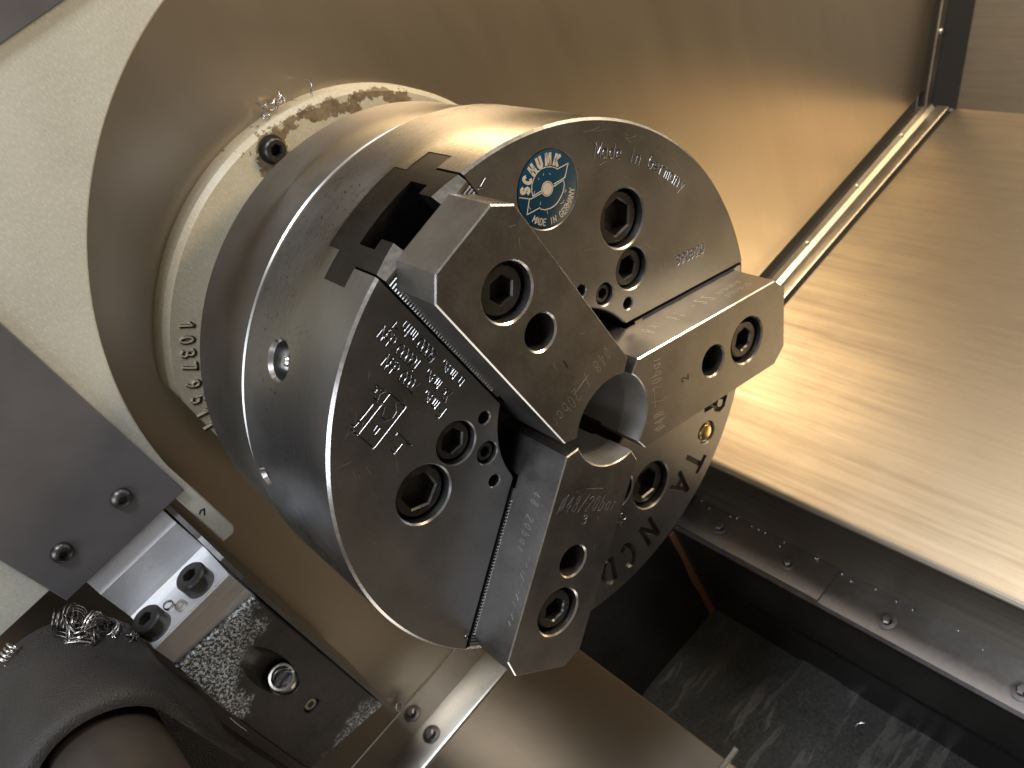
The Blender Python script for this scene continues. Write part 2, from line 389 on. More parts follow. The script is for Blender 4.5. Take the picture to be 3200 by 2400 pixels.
def text_arc(txt, r, a0, step, h, wid=1.0, inward=False, c=(0, 0)):
    """letters round a circle; tops outward and running clockwise, or tops inward and running the other way"""
    out = []
    for i, ch in enumerate(txt):
        a = a0 + (step if inward else -step) * i
        er = Vector((math.cos(a), math.sin(a))); et = Vector((er.y, -er.x))
        if inward: er, et = -er, -et
        for st in FONT.get(ch, []):
            out.append([tuple(Vector(c) + Vector((math.cos(a), math.sin(a))) * r + et * ((px - .3) * h * wid) + er * ((py - .5) * h)) for px, py in st])
    return out

def dedupe(pl):
    out = [pl[0]]
    for p in pl[1:]:
        if (Vector(p) - Vector(out[-1])).length > 1e-5: out.append(p)
    closed = len(out) > 3 and (Vector(out[0]) - Vector(out[-1])).length < 1e-4
    if closed: out.pop()
    return out, closed
def sweep(g, pl, sec, z):
    """sweep a cross-section [(side, height)...] along a flat polyline with mitred corners"""
    p, closed = dedupe(pl); n = len(p); k = len(sec); rings = []
    if n < 2: return
    for i in range(n if closed else 0):          # rotate a closed loop so that it can be split at a sharp corner
        if (Vector(p[i]) - Vector(p[i - 1])).normalized().dot((Vector(p[(i + 1) % n]) - Vector(p[i])).normalized()) < .35:
            p = p[i:] + p[:i] + [p[i]]; closed = False; n = len(p); break
    for i in range(1, n - 1):
        if not closed and (Vector(p[i]) - Vector(p[i - 1])).normalized().dot((Vector(p[i + 1]) - Vector(p[i])).normalized()) < .35:
            sweep(g, p[:i + 1], sec, z); sweep(g, p[i:], sec, z); return
    for i in range(n):
        a = Vector(p[i - 1]) if (closed or i > 0) else None; c = Vector(p[(i + 1) % n]) if (closed or i < n - 1) else None
        b = Vector(p[i]); e1 = (b - a).normalized() if a is not None else None; e2 = (c - b).normalized() if c is not None else None
        e1 = e1 if e1 is not None else e2; e2 = e2 if e2 is not None else e1
        n1 = Vector((-e1.y, e1.x)); n2 = Vector((-e2.y, e2.x)); m = n1 + n2
        m = m / max(0.45, 1 + n1.dot(n2))
        off = Vector((0, 0))
        if not closed and i == n - 1: off = e1 * abs(sec[0][0]) * 0.6
        if not closed and i == 0: off = -e1 * abs(sec[0][0]) * 0.6
        rings.append([(b.x + off.x + m.x * s_, b.y + off.y + m.y * s_, z + h_) for s_, h_ in sec])
    v = [q for r_ in rings for q in r_]; f = []
    for i in range(n if closed else n - 1):
        i2 = (i + 1) % n
        for q in range(k):
            q2 = (q + 1) % k; f.append((i * k + q, i * k + q2, i2 * k + q2, i2 * k + q))
    if not closed: f.append(list(range(k))[::-1]); f.append([(n - 1) * k + q for q in range(k)])
    g.add(v, f)
def strokes(lines, w, hgt, z):
    """raised flat strokes"""
    g = G()
    for pl in lines: sweep(g, pl, [(-w, -.002), (w, -.002), (w * .8, hgt), (-w * .8, hgt)], z)
    return g

# ================================================================== THE SETTING
FZ = -2.1; WX = -1.4
# back wall leans away from the floor's far edge
BY, BD = 4.64, Vector((0.507, 0.862))      # direction in (y, z)
top = (BY + BD.x * 8, FZ + BD.y * 8)
g = G().prism([(-5, -2.1), (-0.75, -2.1), (-0.75, -4.0), (1.0, -4.0), (1.0, -1.918), (4.553, -1.918), (top[0] - .18, top[1]), (-5, top[1])], WX - .06, WX, 'x')
obj('headstock_wall', g, 'wall', kind='structure', label='satin stainless sheet wall behind the chuck')
g = G().prism([(BY, FZ), (top[0], top[1]), (top[0] + .06, top[1]), (BY + .06, FZ - .06)], -1.2, 9.0, 'x')
bw = obj('back_wall', g, 'floor', kind='structure')
# trim where headstock wall meets back wall
def along(a, b, off): return [(BY + BD.x * s - BD.y * o, FZ + BD.y * s + BD.x * o) for s, o in ((a, off[0]), (b, off[0]), (b, off[1]), (a, off[1]))]
g = G().prism(along(0.12, 8, (.105, .18)), WX - .05, WX + .006, 'x'); obj('corner_seal', g, 'rubber', bw)
g = G().prism(along(0.0, 8, (.012, .105)), WX - .05, WX + .02, 'x', ch=.008); obj('corner_strip', g, 'trim', bw)
g = G().prism(along(0.0, 8, (-.03, .012)), WX - .05, -1.19, 'x'); obj('corner_gap', g, 'rubber', bw)

# right floor panel with its rolled front lip, and the corner trim along the wall
lip = [(1.075, FZ)] + [(1.055 + .035 * math.cos(R(a)), FZ - .035 + .035 * math.sin(R(a))) for a in (90, 110, 130, 150, 170, 180)] + [(1.02, FZ - .56), (1.06, FZ - .56), (1.06, FZ - .05), (1.1, FZ - .03), (BY, FZ - .03), (BY, FZ)]
fp = obj('floor_panel', G().prism(lip[::-1], -1.205, 9.0, 'x'), 'floor', sm=40, kind='structure')
g = G().prism([(1.0, -2.04), (1.0, -1.92), (4.56, -1.92), (4.5, -2.04)], WX - .08, WX - .03, 'x'); obj('seal_groove', g, 'rubber', fp)
g = G().prism([(WX - .05, -2.04), (WX, -2.04), (WX + .02, -2.075), (WX + .048, -2.1), (WX + .048, -2.14), (WX - .05, -2.14)], 1.0, BY, 'y'); obj('corner_trim', g, 'trim', fp)
g = G().prism([(-1.343, FZ - .03), (-1.343, FZ + .012), (-1.335, FZ + .018), (-1.25, FZ + .018), (-1.243, FZ + .012), (-1.243, FZ - .03)], 1.0, BY, 'y'); obj('trim_strip', g, 'trim', fp)
g = G().box(-1.36, -1.2, 1.0, BY, FZ - .06, FZ - .031); obj('gap_filler', g, 'rubber', fp)
dome = G().lathe([(.024, 0), (.022, .008), (.014, .016), (.004, .019)], 16).mesh('rivet', 60)
for y in (2.05, 2.94, 3.6, 4.22): link('rivet', dome, 'trim', fp, T(WX + .004, y, -2.066) @ Matrix.Rotation(R(60), 4, 'Y'))
for s_ in (0.55, 1.6): link('rivet', dome, 'trim', bw, T(WX + .02, BY + BD.x * s_ - BD.y * .06, FZ + BD.y * s_ + BD.x * .06) @ Matrix.Rotation(R(90), 4, 'Y'))

# chip trough
tr = link('chip_trough', None, None, None, T(1, .35, -3.76), kind='structure', label='deep black chip trough beside the floor panel')
LZ = -2.66; PZ = -3.73; PY = .743
g = G().prism([(PY, PZ - .05), (PY, LZ - .06), (PY + .012, LZ - .02), (PY + .03, LZ), (1.03, LZ), (1.03, LZ - .03), (PY + .05, LZ - .04), (PY + .05, PZ - .05)], -1.15, 9.0, 'x'); obj('side_wall', g, 'blacksheet', tr, sm=25)
g = G().prism([(PY - .004, -3.2), (PY - .012, -3.215), (PY - .004, -3.23), (PY + .01, -3.215)], -1.14, 9.0, 'x'); obj('fold_line', g, 'blacksheet', tr)
g = G().box(-1.14, -.052, PY + .035, 1.018, LZ + .002, LZ + .012); obj('lap_plate', g, 'blacksheet', tr)
g = G().box(-1.24, -1.15, -.36, 1.02, PZ - .05, FZ - .03); obj('end_wall', g, 'blacksheet', tr)
g = G().box(-1.3, 9, -.42, -.37, PZ - .05, FZ - .05); obj('near_wall', g, 'blacksheet', tr)
# rust streak down the corner of end wall and side wall
g = G().prism([(.69, -3.78), (.742, -3.78), (.742, -2.70), (.70, -2.70), (.705, -3.0), (.685, -3.3), (.70, -3.5)], -1.155, -1.143, 'x'); obj('rust_streak', g, 'rust', tr)
# caked floor: uneven sheet
g = G(); nx, ny = 110, 26
def hmap(x, y):
    return .018 * math.sin(2.1 * x + 1.3 * math.sin(3.1 * y)) * math.sin(4 * y + x) + .012 * math.sin(9 * x + 4 * y) + .006 * random.random() + (.03 if -.75 + .5 * (y) < x < -.45 + .5 * y else 0)
V = [(-1.2 + 4.4 * i / nx, -.4 + 1.16 * j / ny, PZ + hmap(-1.2 + 4.4 * i / nx, -.4 + 1.16 * j / ny)) for i in range(nx + 1) for j in range(ny + 1)]
g.add(V, [(i * (ny + 1) + j, (i + 1) * (ny + 1) + j, (i + 1) * (ny + 1) + j + 1, i * (ny + 1) + j + 1) for i in range(nx) for j in range(ny)])
obj('trough_floor', g, 'sludge', tr, sm=60)
g = G().box(3.2, 9, -.4, .76, PZ - .03, PZ); obj('trough_floor', g, 'sludge', tr)
# hexagon head screws with washers on the ledge
washer = G().lathe([(.03, 0), (.053, 0), (.053, .008), (.03, .010)], 28, close=True).mesh('washer', 40)
def hexhead(r, h): 
    return G().prism(circ(r, 6), 0, h, 'z', ch=.006).mesh('head')
hexm = hexhead(.029, .03)
for x, y in ((-.849, .898), (-.331, .897), (.331, .870), (1.05, .872)):
    zz_ = LZ + (.012 if x < -.06 else 0)
    b_ = link('washer', washer, 'blacksheet', tr, T(x, y, zz_)); link('hex_head', hexm, 'blacksheet', b_, T(x, y, zz_ + .006) @ Matrix.Rotation(x, 4, 'Z'))

# left floor panel, its two wall strips and hexagon screws
lp = obj('floor_panel', G().prism([(-5, FZ), (-.372, FZ), (-.366, FZ - .006), (-.366, FZ - .05), (-.378, FZ - .05), (-.378, FZ - .014), (-5, FZ - .014)], -1.0, 9.0, 'x'), 'wall', kind='structure')
lp['label'] = 'bare sheet floor panel in front of the trough'
g = G().prism([(WX, FZ - .03), (WX, FZ - .008), (WX + .01, FZ), (-1.215, FZ), (-1.205, FZ - .006), (-1.205, FZ - .03)], -5, -.38, 'y'); obj('wall_strip', g, 'trim', lp, sm=30)
g = G().prism([(-1.204, FZ - .03), (-1.204, FZ + .018), (-1.194, FZ + .026), (-1.014, FZ + .018), (-1.004, FZ + .012), (-1.004, FZ - .03)], -5, -.38, 'y'); obj('wall_strip', g, 'trim', lp, sm=30)
for x, y, zz_ in ((-1.32, -1.24, FZ), (-1.104, -1.243, FZ + .022), (-1.32, -2.2, FZ), (-1.104, -2.2, FZ + .022)):
    b_ = link('washer', washer, 'oxide', lp, T(x, y, zz_)); link('hex_head', hexm, 'trim', b_, T(x, y, zz_ + .008) @ Matrix.Rotation(.4 + y, 4, 'Z'))
g = G().prism([(.305, FZ + .002), (.305, FZ + .03), (.311, FZ + .036), (.329, FZ + .036), (.335, FZ + .03), (.335, FZ + .002)], -1.6, -.30, 'y')
obj('edge_bar', g, 'trim', lp)

# ================================================================== THE CHUCK
ROT = R(99.06)                                   # jaw 1 direction in the (y, z) plane
MC = Matrix(((0, 0, 1, 0), (math.cos(ROT), -math.sin(ROT), 0, 0), (math.sin(ROT), math.cos(ROT), 0, 0), (0, 0, 0, 1)))
def RJ(j): return MC @ Matrix.Rotation(-j * 2 * PI / 3, 4, 'Z')
chuck = thing('lathe_chuck', 'round three jaw power chuck of ground dark steel with a blue badge', 'chuck', (-1.06, 0, 0))
HJ = 0.2054
def pol(r, deg): return (r * math.cos(R(deg)), r * math.sin(R(deg)))

# --- body: turned drum, cut by slots, counterbores, holes and engraving
body = G().lathe([(0.02, -.60), (.985, -.60), (1.0, -.585), (1.0, -.009), (.991, 0.0), (.357, 0.0), (.352, -.006), (.352, -.30), (0.02, -.30)], 256, close=True).mesh('chuck_body')
slots = G()
TP = [(-.2025, .05), (-.2025, -.128), (-.2645, -.128), (-.2645, -.254), (-.167, -.254), (-.167, -.3235), (.167, -.3235), (.167, -.254), (.2645, -.254), (.2645, -.128), (.2025, -.128), (.2025, .05)]
for j in range(3):
    h = G().prism([(t_, w_) for t_, w_ in TP], .2, 1.3, 'x')
    h.tf(Matrix.Rotation(-j * 2 * PI / 3, 4, 'Z')); slots.add(h.v, h.f)
body = boolean(body, slots.mesh(), self_=True)
holes = G()
def bore_cut(c, r, depth, ch, n=40, z=0.0):
    g_ = G().lathe([(r, z - depth), (r, z - ch), (r + ch, z), (r + ch + .02, z + .02)], n); g_.tf(Matrix.Translation((c[0], c[1], 0))); holes.add(g_.v, g_.f)
BIG = [pol(.679, -58.35 + k) for k in (0, -120, 120)]
MED = [pol(.529, -70.8 + k) for k in (0, -120, 120)]
SMA = [pol(.408, -59.9 + k) for k in (0, -120, 120)]
PIN = [pol(.416, -78.8 + k) for k in (0, -120, 120)] + [pol(.419, -43.0 + k) for k in (0, -120, 120)]
for c in BIG: bore_cut(c, .105, .16, .006)
for c in MED: bore_cut(c, .078, .13, .005)
for c in SMA: bore_cut(c, .042, .09, .004, 28)
for c in PIN: bore_cut(c, .023, .12, .004, 20)
STC = (.6909, -.4035)
bore_cut(STC, .128, .008, .003, 64)
OC = pol(.869, -155.2)
bore_cut(OC, .052, .012, .004, 40)
body = boolean(body, holes.mesh(), self_=True)
side = G()
for (r_, deg, w_) in ((.064, 32.5, -.362), (.036, 60.0, -.512)):
    c_ = G().lathe([(r_, .72), (r_, .985), (r_ + .03, 1.03)], 36)
    c_.tf(Matrix.Rotation(R(deg), 4, 'Z') @ Matrix.Translation((0, 0, w_)) @ Matrix.Rotation(R(90), 4, 'Y')); side.add(c_.v, c_.f)
body = boolean(body, side.mesh())

# engraving: deep round-cutter name, fine V-cut lettering
deep = []
for ch, deg in (('R', -146.3), ('T', -163.9), ('A', -171.7), ('N', 171.9), ('C', 162.6), ('D', 154.6)):
    deep += text_arc(ch, .868, R(deg), 0, .118, 1.0)
cut = G()
for pl in deep: sweep(cut, pl, [(-.0125, .02), (-.0115, -.012), (.0115, -.012), (.0125, .02)], 0)
body = boolean(body, cut.mesh(), self_=True)
fine = []
fine += text_arc('Made in Germany', .895, R(-45.2), R(2.17), .047, .95)
a990 = math.atan2(-.8265 + .6785, -.127 + .038)
fine += text_lines('990920', -.012, -.667, .04, .0272, a990)
fine += text_lines('F max. 7000 daN', .470, .342, .036, .0208)
fine += text_lines('Zs max. 16000 daN', .490, .289, .036, .0216)
fine += text_lines('n max. 5000 min', .484, .232, .036, .0218)
fine += text_lines('-1', .808, .256, .026, .016)
fine += text_lines('1', .895, -.252, .036, .02, R(10))
fine += text_lines('3', -.262, .892, .036, .02, R(105))
fine += text_lines('AC', -.672, .20, .045, .032, R(-78))
fine += [[(.6879, .4241), (.6071, .4227), (.6078, .5828), (.6876, .5811), (.6879, .4241)],
         [(.7273, .5826), (.689, .582)], [(.728, .571), (.7157, .568), (.7147, .554)], [(.6994, .5476), (.7149, .5474), (.714, .509)], [(.7139, .503), (.7139, .485)],
         [(.6713, .467), (.6582, .4932), (.6358, .4926), (.6228, .4736), (.6261, .4546), (.644, .4419)],
         [(.6508, .5405), (.6522, .5258)], [(.6381, .5463), (.6375, .5268)], [(.5713, .5074), (.5722, .4974), (.4934, .5031)], [(.515, .508), (.4934, .5031), (.515, .497)]]
fine += text_lines('Zs', .706, .43, .036, .024) + text_lines('F', .527, .52, .034, .02)
cut = G()
for pl in fine: sweep(cut, pl, [(-.0048, .003), (0, -.0052), (.0048, .003)], 0)
body = boolean(body, cut.mesh(), self_=True)
smooth(body, 28)
# the drum's turned skin and the ground face are two finishes of one body
body.materials.clear(); body.materials.append(M['turned']); body.materials.append(M['face']); body.materials.append(M['bright']); body.materials.append(M['jawend'])
for p in body.polygons:
    c = p.center / S; nrm = p.normal; rr = math.hypot(c.x, c.y)
    radial = abs((nrm.x * c.x + nrm.y * c.y) / max(rr, 1e-6))
    if rr > .97 and radial > .5 and abs(nrm.z) < .3 and rr > .998: p.material_index = 0
    elif rr > .985 and abs(nrm.z) > .3 and abs(nrm.z) < .95: p.material_index = 2
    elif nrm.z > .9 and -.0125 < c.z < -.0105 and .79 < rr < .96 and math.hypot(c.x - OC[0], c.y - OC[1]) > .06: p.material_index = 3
    else: p.material_index = 1
link('chuck_body', body, None, chuck, MC)
# rear section of the chuck: a turned adapter with a stepped shoulder
g = G().lathe([(.4, -1.055), (.968, -1.055), (.978, -1.045), (.980, -.655), (.974, -.648), (.974, -.642), (.981, -.636), (.990, -.605), (.990, -.595), (.4, -.595)], 256, close=True)
link('adapter_plate', g.mesh('adapter_plate', 30), 'adapter', chuck, MC)
# radial lubrication nipple in the side hole
g = G().lathe([(.040, .86), (.040, .92), (.020, .925), (.020, .975), (.013, .982)], 24)
nip = link('grease_nipple', g.mesh('n', 40), 'bright', chuck, MC @ Matrix.Rotation(R(32.5), 4, 'Z') @ Matrix.Translation((0, 0, -.362 * S)) @ Matrix.Rotation(R(90), 4, 'Y'))
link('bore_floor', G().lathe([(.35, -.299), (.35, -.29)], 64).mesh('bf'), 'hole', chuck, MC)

# --- socket head screws
def socket_screw(r, rhex, h=.06, lobes=0):
    n = 48; v = []; f = []
    def rh(a):
        if lobes: return rhex * (1 + .06 * math.cos(6 * a))
        b = (a % (PI / 3)) - PI / 6; return rhex * math.cos(PI / 6) / math.cos(b)
    prof = [('c', r * .99, -h), ('c', r, -.008), ('c', r - .006, 0), ('h', 1.10, 0), ('h', 1.0, -.007), ('h', 1.0, -h * .85)]
    for k, q, z in prof:
        for i in range(n):
            a = 2 * PI * i / n; rr = q if k == 'c' else q * rh(a); v.append((rr * math.cos(a), rr * math.sin(a), z))
    for k in range(len(prof) - 1):
        for i in range(n):
            j = (i + 1) % n; f.append((k * n + i, k * n + j, (k + 1) * n + j, (k + 1) * n + i))
    f.append([(len(prof) - 1) * n + i for i in range(n)]); f.append(list(range(n))[::-1])
    return G().add(v, f).mesh('screw', 25)
sb, sm_, ss = socket_screw(.094, .066), socket_screw(.070, .044), socket_screw(.037, .020, .04)
for k, c in enumerate(BIG): link('socket_screw', sb, 'oxide', chuck, MC @ T(c[0], c[1], -.028) @ Matrix.Rotation(.35 + k * .8, 4, 'Z'))
for k, c in enumerate(MED): link('socket_screw', sm_, 'oxide', chuck, MC @ T(c[0], c[1], -.022) @ Matrix.Rotation(.1 + k * .6, 4, 'Z'))
for k, c in enumerate(SMA): link('socket_screw', ss, 'oxide', chuck, MC @ T(c[0], c[1], -.014) @ Matrix.Rotation(.5 + k, 4, 'Z'))
# brass plug inside the letter O
g = G().lathe([(.038, -.012), (.038, -.004), (.032, .002), (.018, .005), (.003, .006)], 32)
link('brass_plug', g.mesh('bp', 60), 'brass', chuck, MC @ T(OC[0], OC[1], 0))

# --- badge
badge = link('badge', G().lathe([(.1255, -.006), (.1255, -.0015), (.1235, -.0005)], 72).mesh('badge', 40), 'blue', chuck, MC @ T(STC[0], STC[1], 0))
def rel(pl): return [(p[0] - STC[0], p[1] - STC[1]) for p in pl]
emb = [rel(q) for q in (
 [(.7085, -.3839), (.7232, -.3456), (.7394, -.3529), (.7538, -.3665), (.7624, -.383), (.767, -.4009), (.764, -.4234), (.753, -.4426), (.7377, -.4585), (.7248, -.4671), (.714, -.4711), (.6937, -.5159), (.6838, -.4999), (.6682, -.4793), (.6869, -.4315)],
 [(.6821, -.426), (.6665, -.4682), (.6521, -.4615), (.6378, -.4419), (.6332, -.4284), (.6294, -.4091), (.6305, -.3904), (.6382, -.3709), (.6514, -.3527), (.6665, -.3428), (.673, -.3419), (.696, -.2915), (.7075, -.3058), (.7255, -.3288), (.702, -.38)],
 [(.7604, -.3054), (.7215, -.3348)])]
emb.append([(.0056 + .0235 * math.cos(a), .0009 + .0235 * math.sin(a)) for a in [i * PI / 8 for i in range(17)]])
gb = strokes(emb, .0016, .0012, -.0005)
d_ = G().lathe([(.0195, -.001), (.0195, .0008)], 28); d_.tf(Matrix.Translation((.0056, .0009, 0))); gb.add(d_.v, d_.f)
link('emblem', gb.mesh('emblem'), 'silver', badge, MC @ T(STC[0], STC[1], 0))
word = []
for ch, (px, py) in zip('SCHUNK', ((.7588, -.3349), (.7766, -.3623), (.7888, -.3973), (.7858, -.4321), (.7684, -.4663), (.7381, -.4907))):
    d = Vector((px - STC[0], py - STC[1])); a = math.atan2(d.y, d.x)
    word += text_arc(ch, .0965, a, 0, .032, .95)
gb = strokes(word, .0062, .0012, -.0005); link('badge_lettering', gb.mesh('w'), 'silver', badge, MC @ T(STC[0], STC[1], 0))
small = []
txt = 'MADE IN GERMANY'
a0, a1 = math.atan2(-.2979 + .4035, .6584 - .6909), math.atan2(-.4765 + .4035, .6114 - .6909) + 2 * PI
for i, ch in enumerate(txt):
    small += text_arc(ch, .104, a0 + (a1 - a0) * i / (len(txt) - 1), 0, .021, 1.0, inward=True)
gb = strokes(small, .0016, .001, -.0005); link('badge_lettering', gb.mesh('w2'), 'silver', badge, MC @ T(STC[0], STC[1], 0))

# fine handling scratches on the ground face and the badge
rs_ = random.Random(11); hair = []
for q in range(34):
    rr_, dg_ = rs_.uniform(.55, .97), rs_.uniform(-100, -45); L_ = rs_.uniform(.02, .09); aa = R(dg_) + rs_.uniform(-.5, .5) + PI / 2
    x_, y_ = pol(rr_, dg_)
    if math.hypot(x_ + L_ * math.cos(aa), y_ + L_ * math.sin(aa)) > .98 or any(math.hypot(x_ + L_ * k * math.cos(aa) - c[0], y_ + L_ * k * math.sin(aa) - c[1]) < r0_ for c, r0_ in ((BIG[0], .13), (MED[0], .1), (SMA[0], .06), (STC, .14)) for k in (0, .5, 1)): continue
    hair.append([(x_, y_), (x_ + L_ * .5 * math.cos(aa + .06), y_ + L_ * .5 * math.sin(aa + .06)), (x_ + L_ * math.cos(aa), y_ + L_ * math.sin(aa))])
for q in range(30):
    x_, y_ = rs_.uniform(.45, .85), rs_.uniform(.4, .75); aa = rs_.uniform(0, PI); L_ = rs_.uniform(.01, .05)
    if math.hypot(x_, y_) < .93 and all(math.hypot(x_ - c[0], y_ - c[1]) > .18 for c in (pol(.679, 61.65), pol(.529, 49.2))): hair.append([(x_, y_), (x_ + L_ * math.cos(aa), y_ + L_ * math.sin(aa))])
link('hairline_scratches', strokes(hair, .0007, .0002, 0).mesh('hair'), 'scratch', chuck, MC, kind='stuff')
hair = []
for q in range(16):
    aa, rr_ = rs_.uniform(0, 2 * PI), rs_.uniform(.02, .10); ab = rs_.uniform(0, PI); L_ = rs_.uniform(.006, .025)
    hair.append([(rr_ * math.cos(aa), rr_ * math.sin(aa)), (rr_ * math.cos(aa) + L_ * math.cos(ab) * .6, rr_ * math.sin(aa) + L_ * math.sin(ab) * .6)])
link('hairline_scratches', strokes(hair, .0008, .0006, -.0005).mesh('hair2'), 'silver', badge, MC @ T(STC[0], STC[1], 0), kind='stuff')

# --- jaws
base = G().prism([((.1945 if abs(abs(t_) - .2025) < 1e-6 else abs(t_) * .995) * (1 if t_ > 0 else -1), min(w_, .010)) for t_, w_ in TP], .33, 1.1, 'x').mesh('base_jaw')
base = boolean(base, G().lathe([(.998, -.5), (.998, .3)], 256).mesh(), 'INTERSECT')
base = boolean(base, G().prism([(-.09, .1), (-.09, -.09), (-.128, -.09), (-.128, -.178), (.128, -.178), (.128, -.09), (.09, -.09), (.09, .1)], .40, 1.2, 'x').mesh())
zig = [(.37, .05)]; r_ = .37; pit = .0125
while r_ < .938:
    zig += [(r_, .0095), (r_ + pit / 2, .0015)]; r_ += pit
zig += [(r_, .0095), (.955, .0095), (1.0, -.030), (1.05, -.08), (1.05, .05)]
base = boolean(base, G().prism(zig, -.3, .3, 'y').mesh())
base.materials.clear(); base.materials.append(M['jawend']); base.materials.append(M['bright']); base.materials.append(M['teeth'])
for p in base.polygons:
    c = p.center / S; nn = p.normal
    if c.x > .95 and nn.z > .25 and nn.x > .25: p.material_index = 1
    elif nn.z > .3 and abs(nn.y) < .1 and c.z > -.01: p.material_index = 2
smooth(base, 25)
arc = [(-.026 + .191 * math.cos(a), .191 * math.sin(a)) for a in [R(-47 + 94 * i / 20) for i in range(21)]]
outline = [(.138, -.186), (.909, -.186), (.972, -.127), (.972, .127), (.909, .186), (.138, .186)] + [(q[0], q[1]) for q in arc[::-1]]
jt = G().prism(outline, .0075, HJ, 'z', ch=.0045).mesh('top_jaw')
cutj = G()
for c, r_, dep in (((.732, 0), .094, .10), ((.732, 0), .06, .3), ((.531, 0), .061, .3)):
    q = G().lathe([(r_, HJ - dep), (r_, HJ - .006), (r_ + .006, HJ), (r_ + .03, HJ + .024)], 44); q.tf(Matrix.Translation((c[0], c[1], 0)))
    if dep > .2 and c[0] > .7: continue
    cutj.add(q.v, q.f)
jt = boolean(jt, cutj.mesh())
# bore is stepped: the back half of the gripping surface is turned slightly larger
st = G().lathe([(.200, -.05), (.200, HJ * .42), (.199, HJ * .45)], 64); st.tf(Matrix.Translation((-.026, 0, 0)))
jt = boolean(jt, st.mesh())
jt.materials.clear(); jt.materials.append(M['jaw']); jt.materials.append(M['bright']); jt.materials.append(M['bored'])
for p in jt.polygons:
    c = p.center / S; nn = p.normal
    if .15 < abs(nn.z) < .97 and c.z > HJ - .007: p.material_index = 1
    elif math.hypot(c.x + .026, c.y) < .2005 and abs(nn.z) < .2: p.material_index = 2
smooth(jt, 28)
arc2 = [(-.026 + .2 * math.cos(a), .2 * math.sin(a)) for a in [R(-45 + 90 * i / 20) for i in range(21)]]
nose = G().prism([(.138, -.186), (.28, -.186), (.32, -.12), (.32, .12), (.28, .186), (.138, .186)] + arc2[::-1], -.15, .0075, 'z').mesh('jaw_nose', 28)
nose.materials.append(M['jaw']); nose.materials.append(M['bored'])
for p in nose.polygons:
    c = p.center / S
    if abs(p.normal.z) < .2 and math.hypot(c.x + .026, c.y) < .2005: p.material_index = 1
sj = socket_screw(.080, .046, .07); sj2 = socket_screw(.076, .043, .07, 1)
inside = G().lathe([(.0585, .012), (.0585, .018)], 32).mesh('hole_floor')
NOTE = M['scratch']
for j in range(3):
    mj = RJ(j)
    jaw = link('jaw', base, None, chuck, mj)
    tj = link('top_jaw', jt, None, jaw, mj)
    link('jaw_nose', nose, None, jaw, mj)
    link('socket_screw', sj if j == 0 else sj2, 'oxide', jaw, mj @ T(.732, 0, HJ - (.030 if j == 0 else .018)) @ Matrix.Rotation(.3 + j, 4, 'Z'))
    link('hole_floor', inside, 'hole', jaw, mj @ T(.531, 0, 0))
    # stamped number: upright strokes point to the rim
    if j == 0: num = [[(.3775, .002), (.3481, .005)]]
    else: num = text_lines(str(j + 1), (.386 if j == 1 else .388), -.012, .034, .02, R(90))
    link('stamped_number', strokes(num, .0035 if j == 0 else .0028, .0008, HJ).mesh('num'), 'stamp' if j < 2 else 'scratch', jaw, mj)
    notes = []
    if j == 0:
        notes += text_lines('Q48 / 20bar', .262, -.145, .055, .0295, R(90), .55, .1)
        mark = [[(.2467, -.0322), (.2458, .048)]]
    elif j == 1:
        notes += text_lines('Q48 / 20bar', .245, -.150, .050, .0285, R(90), .55, .1)
        mark = [[(.205, -.045), (.205, .038)]]
    else:
        notes += text_lines('Q48/20bar', .338, -.158, .058, .0345, R(90), .62, .45)
        mark = [[(.252, -.04), (.251, .045)]]
    hair = []
    for q in range(9):      # stray hairline scratches
        a = random.uniform(0, PI); x_, y_ = random.uniform(.25, .88), random.uniform(-.15, .15)
        if math.hypot(x_ - .732, y_) < .13 or math.hypot(x_ - .531, y_) < .09: continue
        L_ = random.uniform(.01, .03); hair.append([(x_, y_), (x_ + L_ * math.cos(a), y_ + L_ * math.sin(a))])
    link('scratched_note', strokes(notes, .0011, .0004, HJ).mesh('note'), 'scratch', jaw, mj)
    link('scratched_line', strokes(mark, .0016, .0004, HJ).mesh('line'), 'scratch', jaw, mj)
    link('hairline_scratches', strokes(hair, .0008, .0003, HJ).mesh('hair'), 'scratch', jaw, mj, kind='stuff')
# writing on the flanks of jaws 2 and 3 (the flank plane is t = +-0.186)
def flank(lines, w, mat, j, sgn, name):
    g_ = strokes(lines, w, .0006, 0)
    mloc = Matrix(((1, 0, 0, 0), (0, 0, sgn, .186 * sgn * S), (0, 1, 0, 0), (0, 0, 0, 1)))
    link(name, g_.mesh(name), mat, [o for o in chuck.children if o.name.startswith('jaw')][j], RJ(j) @ mloc)
# jaw 2: two rows of tiny etched maker's lettering and a scratched note
rows = []
for row, (x0, x1, y) in enumerate(((.70, .845, .128), (.70, .845, .085))):
    n_ = 11
    for i in range(n_):
        x = x0 + (x1 - x0) * i / n_
        rows.append([(x, y + .004 * math.sin(i * 2.3)), (x + .002, y + .022 - .006 * (i % 3))])
        if i % 2 == row: rows.append([(x, y + .02), (x + .009, y + .018)])
        if i % 3 == 0: rows.append([(x, y), (x + .008, y + .004)])
flank(rows, .0016, 'scratch', 1, 1, 'etched_lettering')
flank(text_lines('22 - 10 x 8', .60, .13, .05, -.038, R(180), -.6) if False else text_lines('8x Q1 -22', .30, .065, .052, .042, 0, .62, .15), .0014, 'scratch', 1, 1, 'scratched_note')
flank(text_lines('48 20bar', .30, .10, .038, .030, 0, .6, .2) + [[(.52 + .025 * i + .006 * (i % 3), .165 - .006 * (i % 4)), (.535 + .025 * i, .172 - .004 * (i % 3))] for i in range(11)], .0014, 'scratch', 2, -1, 'scratched_note')

